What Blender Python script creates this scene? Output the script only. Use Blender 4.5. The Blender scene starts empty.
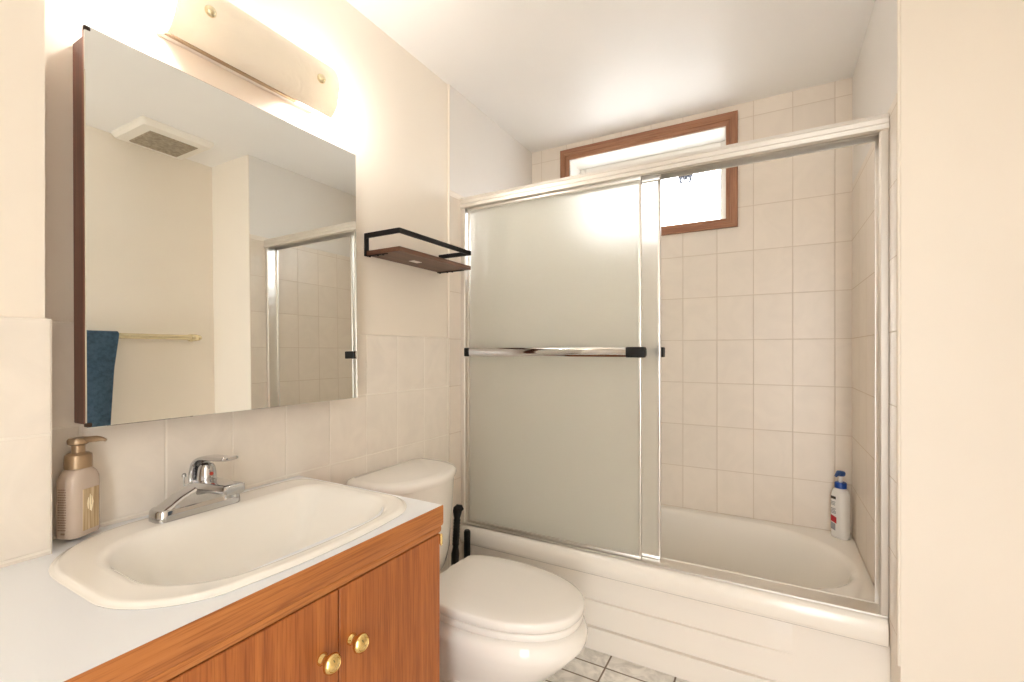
import bpy, bmesh, math, random
from mathutils import Vector, Matrix
random.seed(7)
S = bpy.context.scene
C = S.collection
PI = math.pi
R = math.radians

# ------------------------------------------------------------------ camera
H = 1.165                                   # eye height above the floor
FPX = 461.5                                 # focal length in pixels of a 1024 px wide frame
cam = bpy.data.cameras.new('camera')
cam_o = bpy.data.objects.new('camera', cam)
C.objects.link(cam_o)
cam.sensor_fit = 'HORIZONTAL'
cam.sensor_width = 36.0
cam.lens = FPX / 1024 * 36.0
cam.shift_y = 10.65 / 1024
cam.clip_start = 0.01
cam_o.location = (0, 0, H)
cam_o.rotation_euler = (R(90), 0, R(29.31))
S.camera = cam_o

# ------------------------------------------------------------------ light and exposure
S.view_settings.view_transform = 'Standard'
S.view_settings.look = 'None'
S.view_settings.gamma = 1.0
S.view_settings.use_curve_mapping = False
S.view_settings.exposure = 1.47
S.cycles.max_bounces = 14
S.cycles.diffuse_bounces = 8
S.cycles.glossy_bounces = 6
S.cycles.transmission_bounces = 10
S.cycles.sample_clamp_indirect = 6.0
S.cycles.caustics_refractive = True
S.cycles.use_denoising = True

world = bpy.data.worlds.new('daylight')
S.world = world
world.use_nodes = True
bg = world.node_tree.nodes['Background']
bg.inputs[1].default_value = 4.2
# overcast sky above the horizon, paler ground light below it
_n, _l = world.node_tree.nodes, world.node_tree.links
_tc = _n.new('ShaderNodeTexCoord'); _sx = _n.new('ShaderNodeSeparateXYZ'); _rm = _n.new('ShaderNodeValToRGB')
_l.new(_tc.outputs['Generated'], _sx.inputs[0]); _mr = _n.new('ShaderNodeMapRange')
_mr.inputs['From Min'].default_value = -0.5; _mr.inputs['From Max'].default_value = 0.3
_l.new(_sx.outputs['Z'], _mr.inputs['Value']); _l.new(_mr.outputs['Result'], _rm.inputs['Fac'])
_rm.color_ramp.elements[0].color = (0.50, 0.495, 0.48, 1)
_rm.color_ramp.elements[1].color = (0.98, 0.99, 1.0, 1)
_l.new(_rm.outputs['Color'], bg.inputs[0])

def lamp(name, kind, loc, power, color, **kw):
    l = bpy.data.lights.new(name, kind)
    l.energy = power
    l.color = color
    rot = kw.pop('rot', (0, 0, 0))
    for k, v in kw.items():
        setattr(l, k, v)
    o = bpy.data.objects.new(name, l)
    o.location = loc
    o.rotation_euler = rot
    C.objects.link(o)
    return o

# daylight through the window, plus world light and an added fill light through the unseen doorway behind
def portal(name, loc, rot, sx, sy):
    o = lamp(name, 'AREA', loc, 1.0, (1, 1, 1), rot=rot, shape='RECTANGLE', size=sx, size_y=sy)
    o.data.cycles.is_portal = True
portal('window_daylight', (-0.587, 2.60, 2.02), (R(90), 0, R(180)), 0.86, 0.50)
portal('doorway_fill', (0.31, -0.92, 1.03), (R(90), 0, 0), 0.46, 2.06)  # portal only; lets world light in from behind as room fill
lamp('hall_fill_light', 'AREA', (0.0, -1.5, 2.25), 4.0, (1.0, 0.93, 0.83), rot=(R(-28), 0, 0), shape='DISK', size=0.5)  # added fill light beyond the doorway, no hall fixture modelled
# ------------------------------------------------------------------ materials
def mat(name):
    m = bpy.data.materials.new(name)
    m.use_nodes = True
    n = m.node_tree.nodes
    return m, n, m.node_tree.links, n['Principled BSDF']

def setp(p, **kw):
    keys = dict(rough='Roughness', metal='Metallic', spec='Specular IOR Level', trans='Transmission Weight',
                ior='IOR', coat='Coat Weight', coat_r='Coat Roughness', sss='Subsurface Weight', alpha='Alpha')
    for k, v in kw.items():
        p.inputs[keys[k]].default_value = v

def plain(name, col, noise=0.0, nscale=30.0, bump=0.0, bscale=200.0, **kw):
    m, n, l, p = mat(name)
    p.inputs['Base Color'].default_value = (*col, 1)
    setp(p, **kw)
    tc = n.new('ShaderNodeTexCoord')
    if noise > 0:
        t = n.new('ShaderNodeTexNoise'); t.inputs['Scale'].default_value = nscale; t.inputs['Detail'].default_value = 4
        l.new(tc.outputs['Object'], t.inputs['Vector'])
        r = n.new('ShaderNodeValToRGB')
        r.color_ramp.elements[0].position = 0.3; r.color_ramp.elements[1].position = 0.7
        r.color_ramp.elements[0].color = (*[c * (1 - noise) for c in col], 1)
        r.color_ramp.elements[1].color = (*[min(1, c * (1 + noise)) for c in col], 1)
        l.new(t.outputs['Fac'], r.inputs['Fac']); l.new(r.outputs['Color'], p.inputs['Base Color'])
    if bump > 0:
        t2 = n.new('ShaderNodeTexNoise'); t2.inputs['Scale'].default_value = bscale; t2.inputs['Detail'].default_value = 3
        l.new(tc.outputs['Object'], t2.inputs['Vector'])
        b = n.new('ShaderNodeBump'); b.inputs['Strength'].default_value = bump; b.inputs['Distance'].default_value = 0.002
        l.new(t2.outputs['Fac'], b.inputs['Height']); l.new(b.outputs['Normal'], p.inputs['Normal'])
    return m

def tiles(name, ax, w, hgt, ou, ov, col, grout, gw=0.003, rough=0.22, vein=0.04, bump=0.6, row_shift=0.0, vscale=7.0):
    """ceramic tiles laid on the plane of the two world axes ax; joints of width gw"""
    m, n, l, p = mat(name)
    g = n.new('ShaderNodeNewGeometry')
    s = n.new('ShaderNodeSeparateXYZ'); l.new(g.outputs['Position'], s.inputs[0])
    def math_(op, a, b=None, c=None):
        q = n.new('ShaderNodeMath'); q.operation = op
        for i, v in enumerate((a, b, c)):
            if v is None: continue
            if isinstance(v, (int, float)): q.inputs[i].default_value = v
            else: l.new(v, q.inputs[i])
        return q.outputs[0]
    u = math_('DIVIDE', math_('SUBTRACT', s.outputs[ax[0]], ou), w)
    v = math_('DIVIDE', math_('SUBTRACT', s.outputs[ax[1]], ov), hgt)
    fv = math_('FLOOR', v)
    if row_shift:
        u = math_('ADD', u, math_('MULTIPLY', fv, row_shift))
    fu = math_('FLOOR', u)
    def edge(x, size):
        fr = math_('SUBTRACT', x, math_('FLOOR', x))
        d = math_('MINIMUM', fr, math_('SUBTRACT', 1.0, fr))
        return math_('MULTIPLY', d, size)
    d = math_('MINIMUM', edge(u, w), edge(v, hgt))
    mr = n.new('ShaderNodeMapRange'); mr.interpolation_type = 'SMOOTHSTEP'
    mr.inputs['From Min'].default_value = gw * 0.35; mr.inputs['From Max'].default_value = gw * 0.9
    l.new(d, mr.inputs['Value'])
    t = n.new('ShaderNodeTexNoise'); t.inputs['Scale'].default_value = vscale; t.inputs['Detail'].default_value = 8; t.inputs['Distortion'].default_value = 1.6
    l.new(g.outputs['Position'], t.inputs['Vector'])
    r = n.new('ShaderNodeValToRGB')
    e = r.color_ramp.elements
    e[0].position = 0.36; e[0].color = (*[c * (1 - vein) for c in col], 1)
    e[1].position = 0.62; e[1].color = (*[min(1, c * (1 + vein * 0.3)) for c in col], 1)
    l.new(t.outputs['Fac'], r.inputs['Fac'])
    wn = n.new('ShaderNodeTexWhiteNoise'); wn.noise_dimensions = '2D'
    cx = n.new('ShaderNodeCombineXYZ'); l.new(fu, cx.inputs[0]); l.new(fv, cx.inputs[1]); l.new(cx.outputs[0], wn.inputs['Vector'])
    val = math_('ADD', math_('MULTIPLY', wn.outputs['Value'], 0.035), 0.975)
    mul = n.new('ShaderNodeMix'); mul.data_type = 'RGBA'; mul.blend_type = 'MULTIPLY'; mul.inputs['Factor'].default_value = 1
    l.new(r.outputs['Color'], mul.inputs['A']); l.new(val, mul.inputs['B'])
    mx = n.new('ShaderNodeMix'); mx.data_type = 'RGBA'
    mx.inputs['A'].default_value = (*grout, 1)
    l.new(mr.outputs['Result'], mx.inputs['Factor']); l.new(mul.outputs['Result'], mx.inputs['B'])
    l.new(mx.outputs['Result'], p.inputs['Base Color'])
    rr = n.new('ShaderNodeMapRange'); rr.inputs['To Min'].default_value = 0.8; rr.inputs['To Max'].default_value = rough
    l.new(mr.outputs['Result'], rr.inputs['Value']); l.new(rr.outputs['Result'], p.inputs['Roughness'])
    hb = math_('ADD', mr.outputs['Result'], math_('MULTIPLY', t.outputs['Fac'], 0.12))
    b = n.new('ShaderNodeBump'); b.inputs['Strength'].default_value = bump; b.inputs['Distance'].default_value = 0.0015
    l.new(hb, b.inputs['Height']); l.new(b.outputs['Normal'], p.inputs['Normal'])
    return m

def wood(name, grain_axis, dark, mid, light, rough=0.38, fine=1.0, coat=0.15):
    m, n, l, p = mat(name)
    tc = n.new('ShaderNodeTexCoord')
    mp = n.new('ShaderNodeMapping')
    sc = [34 * fine, 34 * fine, 34 * fine]; sc[grain_axis] = 1.6 * fine
    mp.inputs['Scale'].default_value = sc
    l.new(tc.outputs['Object'], mp.inputs['Vector'])
    t = n.new('ShaderNodeTexNoise'); t.inputs['Scale'].default_value = 1.0; t.inputs['Detail'].default_value = 6; t.inputs['Roughness'].default_value = 0.65
    t.inputs['Distortion'].default_value = 0.5
    l.new(mp.outputs[0], t.inputs['Vector'])
    r = n.new('ShaderNodeValToRGB')
    e = r.color_ramp.elements
    e[0].position = 0.28; e[0].color = (*dark, 1)
    e[1].position = 0.72; e[1].color = (*light, 1)
    k = e.new(0.5); k.color = (*mid, 1)
    l.new(t.outputs['Fac'], r.inputs['Fac'])
    mp2 = n.new('ShaderNodeMapping')
    sc = [260 * fine, 260 * fine, 260 * fine]; sc[grain_axis] = 7 * fine
    mp2.inputs['Scale'].default_value = sc
    l.new(tc.outputs['Object'], mp2.inputs['Vector'])
    t2 = n.new('ShaderNodeTexNoise'); t2.inputs['Scale'].default_value = 1.0; t2.inputs['Detail'].default_value = 2
    l.new(mp2.outputs[0], t2.inputs['Vector'])
    r2 = n.new('ShaderNodeValToRGB')
    r2.color_ramp.elements[0].position = 0.36; r2.color_ramp.elements[0].color = (0.62, 0.52, 0.45, 1)
    r2.color_ramp.elements[1].position = 0.5; r2.color_ramp.elements[1].color = (1, 1, 1, 1)
    l.new(t2.outputs['Fac'], r2.inputs['Fac'])
    mul = n.new('ShaderNodeMix'); mul.data_type = 'RGBA'; mul.blend_type = 'MULTIPLY'; mul.inputs['Factor'].default_value = 0.7
    l.new(r.outputs['Color'], mul.inputs['A']); l.new(r2.outputs['Color'], mul.inputs['B'])
    l.new(mul.outputs['Result'], p.inputs['Base Color'])
    b = n.new('ShaderNodeBump'); b.inputs['Strength'].default_value = 0.15; b.inputs['Distance'].default_value = 0.001
    l.new(t2.outputs['Fac'], b.inputs['Height']); l.new(b.outputs['Normal'], p.inputs['Normal'])
    setp(p, rough=rough, coat=coat, coat_r=0.25)
    return m

TILE = (0.875, 0.815, 0.735)
GROUT = (0.68, 0.59, 0.49)
M = {}
M['paint'] = plain('cream_wall_paint', (0.87, 0.805, 0.71), noise=0.012, nscale=3, bump=0.05, bscale=120, rough=0.5)
M['paint_white'] = plain('white_satin_paint', (0.79, 0.76, 0.72), noise=0.01, nscale=3, bump=0.04, bscale=120, rough=0.4)
M['ceiling'] = plain('white_ceiling_paint', (0.89, 0.88, 0.865), noise=0.01, nscale=3, bump=0.03, bscale=90, rough=0.42)
M['tile_left'] = tiles('wainscot_tile', ('Y', 'Z'), 0.152, 0.2095, 1.147, 1.225 - 4 * 0.2095, TILE, (0.90, 0.85, 0.77), gw=0.0035)
M['tile_left_low'] = tiles('return_wainscot_tile', ('Y', 'Z'), 0.152, 0.2095, 0.322, 1.225 - 4 * 0.2095, TILE, (0.90, 0.85, 0.77), gw=0.0035)
M['tile_tub_side'] = tiles('tub_side_tile', ('Y', 'Z'), 0.155, 0.2075, 1.612, 0.391, (0.83, 0.755, 0.665), GROUT, gw=0.0024, rough=0.33, vein=0.03)
M['tile_back'] = tiles('tub_back_tile', ('X', 'Z'), 0.1555, 0.2075, -0.382, 0.391, (0.83, 0.755, 0.665), GROUT, gw=0.0024, rough=0.33, vein=0.03)
M['floor'] = tiles('marbled_floor_tile', ('X', 'Y'), 0.235, 0.082, -0.533, 1.568, (0.87, 0.84, 0.79), (0.22, 0.17, 0.13), gw=0.005, vein=0.22, vscale=16, rough=0.3, row_shift=0.0)
M['porcelain'] = plain('white_porcelain', (0.92, 0.895, 0.85), rough=0.08, coat=0.3, coat_r=0.03)
M['sink'] = plain('cream_sink_porcelain', (0.93, 0.905, 0.85), rough=0.08, coat=0.4, coat_r=0.03)
M['tub'] = plain('tub_enamel', (0.90, 0.86, 0.79), rough=0.2, coat=0.25, coat_r=0.05)
M['plastic_seat'] = plain('seat_plastic', (0.92, 0.895, 0.85), rough=0.2)
M['laminate'] = plain('white_laminate', (0.86, 0.885, 0.92), rough=0.3)
M['oak_v'] = wood('oak_door_wood', 2, (0.27, 0.078, 0.018), (0.40, 0.125, 0.027), (0.48, 0.165, 0.038), rough=.48, fine=1.5, coat=0.03)
M['oak_h'] = wood('oak_edge_wood', 1, (0.30, 0.095, 0.023), (0.45, 0.16, 0.038), (0.54, 0.215, 0.06), rough=.48, fine=1.5, coat=0.03)
M['window_oak_h'] = wood('window_casing_wood', 0, (0.24, 0.10, 0.05), (0.36, 0.165, 0.085), (0.42, 0.21, 0.115), rough=0.5)
M['window_oak_v'] = wood('window_casing_wood_upright', 2, (0.24, 0.10, 0.05), (0.36, 0.165, 0.085), (0.42, 0.21, 0.115), rough=0.5)
M['walnut'] = wood('dark_brown_wood', 2, (0.075, 0.022, 0.013), (0.13, 0.040, 0.023), (0.18, 0.06, 0.035), rough=0.45)
M['walnut_light'] = wood('reddish_brown_wood', 2, (0.16, 0.055, 0.032), (0.23, 0.085, 0.05), (0.29, 0.115, 0.07), rough=0.4)
M['shelf_wood'] = wood('shelf_wood', 1, (0.06, 0.024, 0.013), (0.115, 0.045, 0.022), (0.16, 0.07, 0.035), rough=0.5)
M['black_metal'] = plain('black_metal', (0.007, 0.006, 0.006), rough=0.5, spec=0.3)
M['black_plastic'] = plain('black_plastic', (0.006, 0.006, 0.006), rough=0.45, spec=0.3)
M['chrome'] = plain('chrome', (0.58, 0.58, 0.59), rough=0.06, metal=1.0)
M['aluminium'] = plain('satin_aluminium', (0.83, 0.81, 0.775), rough=0.36, metal=1.0)
M['brass'] = plain('polished_brass', (0.83, 0.62, 0.26), rough=0.14, metal=1.0)
M['pale_brass'] = plain('pale_brass', (0.78, 0.70, 0.48), rough=0.25, metal=1.0)
M['mirror'] = plain('mirror_silver', (0.90, 0.93, 0.92), rough=0.0, metal=1.0)
M['vinyl'] = plain('white_vinyl', (0.86, 0.84, 0.80), rough=0.35)
M['fan_plastic'] = plain('fan_cover_plastic', (0.84, 0.80, 0.72), rough=0.35)
M['fan_grille'] = plain('fan_grille_plastic', (0.42, 0.36, 0.27), noise=0.25, nscale=60, rough=0.6)
M['towel'] = plain('blue_terry_cloth', (0.10, 0.18, 0.27), noise=0.25, nscale=60, bump=1.0, bscale=260, rough=0.95)
M['soap_body'] = plain('beige_soap_bottle', (0.56, 0.46, 0.38), rough=0.25, coat=0.3)
M['soap_gold'] = plain('bronze_pump_plastic', (0.40, 0.28, 0.17), rough=0.3, metal=0.45)
M['soap_text'] = plain('brown_print', (0.28, 0.19, 0.14), rough=0.5)
M['lotion_white'] = plain('white_bottle_plastic', (0.88, 0.86, 0.83), rough=0.3)
M['blue_plastic'] = plain('blue_plastic', (0.01, 0.07, 0.36), rough=0.3)
M['pump_grey_blue'] = plain('dark_blue_plastic', (0.03, 0.09, 0.27), rough=0.3)
M['print_black'] = plain('black_print', (0.02, 0.02, 0.02), rough=0.5)
M['print_grey'] = plain('grey_print', (0.32, 0.32, 0.34), rough=0.5)
M['print_red'] = plain('red_print', (0.45, 0.02, 0.03), rough=0.5)
M['white_sticker'] = plain('white_paper', (0.85, 0.80, 0.74), rough=0.7)
M['rubber_dark'] = plain('dark_gap_seal', (0.09, 0.07, 0.055), rough=0.7)
M['red_dot'] = plain('red_indicator', (0.45, 0.05, 0.03), rough=0.3)

def glass_mat(name, col, rough, ior=1.45, mixd=0.0, dcol=(0.8, 0.8, 0.8), bump=0.0):
    m, n, l, p = mat(name)
    p.inputs['Base Color'].default_value = (*col, 1)
    setp(p, rough=rough, trans=1.0, ior=ior)
    if bump:
        tc = n.new('ShaderNodeTexCoord')
        t = n.new('ShaderNodeTexNoise'); t.inputs['Scale'].default_value = 160
        l.new(tc.outputs['Object'], t.inputs['Vector'])
        b = n.new('ShaderNodeBump'); b.inputs['Strength'].default_value = bump; b.inputs['Distance'].default_value = 0.001
        l.new(t.outputs['Fac'], b.inputs['Height']); l.new(b.outputs['Normal'], p.inputs['Normal'])
    if mixd:
        out = n['Material Output']
        tr = n.new('ShaderNodeBsdfTranslucent'); tr.inputs[0].default_value = (*dcol, 1)
        df = n.new('ShaderNodeBsdfDiffuse'); df.inputs[0].default_value = (*dcol, 1)
        m1 = n.new('ShaderNodeMixShader'); m1.inputs[0].default_value = 0.45
        l.new(tr.outputs[0], m1.inputs[1]); l.new(df.outputs[0], m1.inputs[2])
        m2 = n.new('ShaderNodeMixShader'); m2.inputs[0].default_value = mixd
        l.new(p.outputs[0], m2.inputs[1]); l.new(m1.outputs[0], m2.inputs[2])
        l.new(m2.outputs[0], out.inputs['Surface'])
    return m
M['frosted'] = glass_mat('frosted_shower_glass', (0.99, 0.99, 0.965), 0.52, ior=1.2, mixd=0.36, dcol=(0.93, 0.925, 0.87), bump=0.2)
M['pane'] = glass_mat('clear_window_glass', (1, 1, 1), 0.0, ior=1.45)

def shade_mat():
    m, n, l, p = mat('frosted_lamp_shade')
    tc = n.new('ShaderNodeTexCoord')
    mp = n.new('ShaderNodeMapping'); mp.inputs['Scale'].default_value = (1, 1, 1.2)
    l.new(tc.outputs['Object'], mp.inputs['Vector'])
    w = n.new('ShaderNodeTexWave'); w.wave_type = 'RINGS'; w.rings_direction = 'SPHERICAL'
    w.inputs['Scale'].default_value = 9; w.inputs['Distortion'].default_value = 9; w.inputs['Detail'].default_value = 2; w.inputs['Detail Scale'].default_value = 2.5
    l.new(mp.outputs[0], w.inputs['Vector'])
    b = n.new('ShaderNodeBump'); b.inputs['Strength'].default_value = 0.25; b.inputs['Distance'].default_value = 0.002
    l.new(w.outputs['Fac'], b.inputs['Height']); l.new(b.outputs['Normal'], p.inputs['Normal'])
    p.inputs['Base Color'].default_value = (0.86, 0.80, 0.70, 1)
    setp(p, rough=0.3)
    tr = n.new('ShaderNodeBsdfTranslucent'); tr.inputs[0].default_value = (0.9, 0.85, 0.75, 1)
    ms = n.new('ShaderNodeMixShader'); ms.inputs[0].default_value = 0.16
    l.new(p.outputs[0], ms.inputs[1]); l.new(tr.outputs[0], ms.inputs[2]); l.new(ms.outputs[0], n['Material Output'].inputs['Surface'])
    return m
M['lamp_shade'] = shade_mat()
def emit(name, col, s):
    m, n, l, p = mat(name)
    p.inputs['Base Color'].default_value = (*col, 1)
    p.inputs['Emission Color'].default_value = (*col, 1)
    p.inputs['Emission Strength'].default_value = s
    return m
M['bulb'] = emit('glowing_bulb_glass', (1.0, 0.96, 0.91), 56.0)

# ------------------------------------------------------------------ mesh helpers
def obj(name, bm, m, parent=None, smooth=None, loc=None):
    bmesh.ops.recalc_face_normals(bm, faces=bm.faces)
    me = bpy.data.meshes.new(name)
    bm.to_mesh(me); bm.free()
    if m is not None: me.materials.append(m)
    if smooth is not None:
        for f in me.polygons: f.use_smooth = True
        me.set_sharp_from_angle(angle=R(smooth))
    o = bpy.data.objects.new(name, me)
    C.objects.link(o)
    if parent is not None:
        o.parent = parent
        # children are modelled in world space; bring them into the parent's frame (parents carry no rotation at build time)
        w = Vector((0, 0, 0)); q = parent
        while q is not None:
            w += q.location; q = q.parent
        me.transform(Matrix.Translation(-w))
    elif loc is not None:
        me.transform(Matrix.Translation(-Vector(loc))); o.location = loc
    return o

def thing(name, label, cat, loc, group=None):
    o = bpy.data.objects.new(name, None)
    o.empty_display_size = 0.05
    o.location = loc
    C.objects.link(o)
    o['label'] = label; o['category'] = cat
    if group: o['group'] = group
    return o

def tag(o, label, cat, kind=None):
    o['label'] = label; o['category'] = cat
    if kind: o['kind'] = kind
    return o

def box(bm, x0, x1, y0, y1, z0, z1, bev=0.0, seg=2):
    r = bmesh.ops.create_cube(bm, size=1)
    vs = r['verts']
    for v in vs:
        v.co = Vector((x0 + (v.co.x + .5) * (x1 - x0), y0 + (v.co.y + .5) * (y1 - y0), z0 + (v.co.z + .5) * (z1 - z0)))
    if bev > 0:
        es = list({e for v in vs for e in v.link_edges})
        bmesh.ops.bevel(bm, geom=es, offset=bev, segments=seg, profile=0.5, affect='EDGES')
    return bm

def B(*a, **k):
    return box(bmesh.new(), *a, **k)

def loft(loops, cap0=True, cap1=True, bm=None, closed=True):
    bm = bm or bmesh.new()
    rows = [[bm.verts.new(p) for p in lp] for lp in loops]
    n = len(rows[0])
    for a, b in zip(rows, rows[1:]):
        for i in range(n if closed else n - 1):
            j = (i + 1) % n
            bm.faces.new((a[i], a[j], b[j], b[i]))
    if cap0: bm.faces.new(rows[0][::-1])
    if cap1: bm.faces.new(rows[-1])
    return bm

def rrect(x0, x1, y0, y1, rad, z, nc=8, ns=6, bow=0.0):
    """rounded rectangle; rad = one radius or four (x1y1, x0y1, x0y0, x1y0); bow pushes the +x side outward"""
    if not isinstance(rad, (tuple, list)): rad = (rad,) * 4
    cs = [(x1 - rad[0], y1 - rad[0], 0, rad[0]), (x0 + rad[1], y1 - rad[1], 90, rad[1]),
          (x0 + rad[2], y0 + rad[2], 180, rad[2]), (x1 - rad[3], y0 + rad[3], 270, rad[3])]
    pts = []
    for k, (cx, cy, a0, r) in enumerate(cs):
        arc = [(cx + r * math.cos(R(a0 + 90 * i / nc)), cy + r * math.sin(R(a0 + 90 * i / nc))) for i in range(nc + 1)]
        nx, ny, na, nr = cs[(k + 1) % 4]
        nxt = (nx + nr * math.cos(R(na)), ny + nr * math.sin(R(na)))
        pts += arc
        for i in range(1, ns):
            t = i / ns
            pts.append((arc[-1][0] * (1 - t) + nxt[0] * t, arc[-1][1] * (1 - t) + nxt[1] * t))
    yc, hy = (y0 + y1) / 2, (y1 - y0) / 2
    out = []
    for x, y in pts:
        if bow and x > (x0 + x1) / 2:
            wx = (x - (x0 + x1) / 2) / ((x1 - x0) / 2)
            x += bow * wx * (1 - ((y - yc) / hy) ** 2)
        out.append(Vector((x, y, z)))
    return out

def egg(xb, xf, yc, hw, z, n=48, p=2.15, wide=0.46):
    """egg outline: xb back, xf front tip, widest point at fraction wide from the back"""
    xm = xb + (xf - xb) * wide
    out = []
    for i in range(n):
        a = 2 * PI * i / n
        c, s_ = math.cos(a), math.sin(a)
        rx = (xf - xm) if c >= 0 else (xm - xb)
        ex = 2 / p
        out.append(Vector((xm + rx * math.copysign(abs(c) ** ex, c), yc + hw * math.copysign(abs(s_) ** ex, s_), z)))
    return out

def lathe(prof, c=(0, 0, 0), axis='Z', n=28, bm=None, sx=1.0, sy=1.0):
    """profile of (radius, height) spun about an axis through c"""
    loops = []
    for r, h in prof:
        lp = []
        for i in range(n):
            a = 2 * PI * i / n
            u, v = max(r, 1e-5) * math.cos(a) * sx, max(r, 1e-5) * math.sin(a) * sy
            if axis == 'Z': q = (u, v, h)
            elif axis == 'X': q = (h, u, v)
            else: q = (v, h, u)
            lp.append(Vector(c) + Vector(q))
        loops.append(lp)
    return loft(loops, bm=bm)

def tube(path, rad, n=12, bm=None, sx=1.0, up=None):
    """sweep of a round (or flattened) section along a path; rad may be one value or one per point"""
    path = [Vector(p) for p in path]
    if not isinstance(rad, (tuple, list)): rad = [rad] * len(path)
    loops = []
    ref = Vector(up) if up else None
    for i, p in enumerate(path):
        t = (path[min(i + 1, len(path) - 1)] - path[max(i - 1, 0)]).normalized()
        if ref is None:
            ref = Vector((0, 0, 1)) if abs(t.z) < 0.9 else Vector((1, 0, 0))
        a = (ref - t * ref.dot(t)).normalized(); b = t.cross(a)
        if not up: ref = a
        loops.append([p + (a * math.cos(2 * PI * k / n) + b * math.sin(2 * PI * k / n) * sx) * rad[i] for k in range(n)])
    return loft(loops, bm=bm)

def prism(poly, axis, a0, a1, bm=None):
    """polygon extruded along an axis; poly in the two other axes in xyz order"""
    def mk(a):
        if axis == 'X': return [Vector((a, u, v)) for u, v in poly]
        if axis == 'Y': return [Vector((u, a, v)) for u, v in poly]
        return [Vector((u, v, a)) for u, v in poly]
    return loft([mk(a0), mk(a1)], bm=bm)

def spline(pts, n=8):
    pts = [Vector(p) for p in pts]
    out = []
    for i in range(len(pts) - 1):
        p0, p1, p2, p3 = pts[max(i - 1, 0)], pts[i], pts[i + 1], pts[min(i + 2, len(pts) - 1)]
        for k in range(n):
            t = k / n
            out.append(0.5 * (2 * p1 + (p2 - p0) * t + (2 * p0 - 5 * p1 + 4 * p2 - p3) * t * t + (3 * p1 - p0 - 3 * p2 + p3) * t ** 3))
    out.append(pts[-1])
    return out

def struct(name, bm, m, label, cat, parent=None, smooth=None):
    o = obj(name, bm, m, parent, smooth)
    o['kind'] = 'structure'
    if parent is None: o['label'] = label; o['category'] = cat
    return o

# ------------------------------------------------------------------ the room
ZC = 2.329
XL, XR, XO = -1.229, 0.307, 0.660           # painted wall faces: left, tub end wall, wall opposite the mirror
YJ, YS, YB = 0.315, 1.609, 2.415            # jog of the left wall, face of the stub wall, tiled back wall
struct('floor', B(-1.5, 0.9, -1.9, 2.8, -0.12, 0.0), M['floor'], 'marbled pale floor tiles with dark joints', 'floor')
struct('ceiling', B(-1.5, 0.9, -0.95, 2.6, ZC, ZC + 0.1), M['ceiling'], 'plain white painted ceiling above the whole bathroom', 'ceiling')
w = struct('wall_left', B(XL - 0.12, XL, YJ, 2.56, 0, ZC), M['paint'], 'cream wall behind the mirror cabinet and toilet', 'wall')
struct('wall_left_tile', B(XL - 0.01, -1.221, YJ, 1.617, 0, 1.225, bev=0.002, seg=1), M['tile_left'], '', '', w)
struct('wall_left_tub_tile', B(XL - 0.01, -1.2205, 1.619, YB, 0.32, 1.872, bev=0.002, seg=1), M['tile_tub_side'], '', '', w)
struct('wall_left_tub_panel', B(XL - 0.01, -1.2215, 1.619, YB, 1.873, ZC), M['paint_white'], '', '', w)
struct('wall_left_tub_bead', tube([(-1.224, 1.618, 1.226), (-1.224, 1.618, ZC - 0.001)], 0.0055, n=8), M['paint'], '', '', w, smooth=60)
w = struct('wall_left_return', B(XL - 0.12, -1.148, -1.0, YJ, 0, ZC), M['paint'], 'cream wall step at the left edge, tiled to chest height', 'wall')
struct('wall_left_return_tile', B(-1.16, -1.140, -0.95, 0.323, 0, 1.225, bev=0.002, seg=1), M['tile_left_low'], '', '', w)

WX0, WX1, WZ0, WZ1 = -0.985, -0.187, 1.797, 2.239
bm = bmesh.new()
box(bm, XL - 0.12, WX0, YB, 2.56, 0, ZC); box(bm, WX1, XO + 0.1, YB, 2.56, 0, ZC)
box(bm, WX0, WX1, YB, 2.56, 0, WZ0); box(bm, WX0, WX1, YB, 2.56, WZ1, ZC)
struct('wall_back', bm, M['tile_back'], 'cream tiled back wall of the tub alcove under the window', 'wall')
w = struct('wall_alcove', B(XR, XO + 0.1, YS, YB, 0, ZC), M['paint'], 'cream stub wall at the foot of the tub, plain face to the room', 'wall')
struct('wall_alcove_tile', B(0.299, XR + 0.01, YS + 0.002, YB, 0.31, 1.872, bev=0.002, seg=1), M['tile_tub_side'], '', '', w)
struct('wall_alcove_panel', B(0.3005, XR + 0.01, YS + 0.002, YB, 1.873, ZC), M['paint_white'], '', '', w)
struct('wall_alcove_bead', tube([(0.3035, YS + 0.001, 0.311), (0.3035, YS + 0.001, ZC - 0.001)], 0.004, n=8), M['paint'], '', '', w, smooth=60)
struct('wall_right', B(XO, XO + 0.1, -1.0, YS, 0, ZC), M['paint'], 'cream wall with the towel bar, seen in the mirror', 'wall')
bm = bmesh.new()
box(bm, -1.35, 0.08, -1.0, -0.90, 0, ZC); box(bm, 0.54, 0.76, -1.0, -0.90, 0, ZC); box(bm, 0.08, 0.54, -1.0, -0.90, 2.06, ZC)  # unseen opening, sized and placed to balance fill light on the walls
struct('wall_rear', bm, M['paint'], 'cream wall with the open doorway behind the viewer', 'wall')

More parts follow.
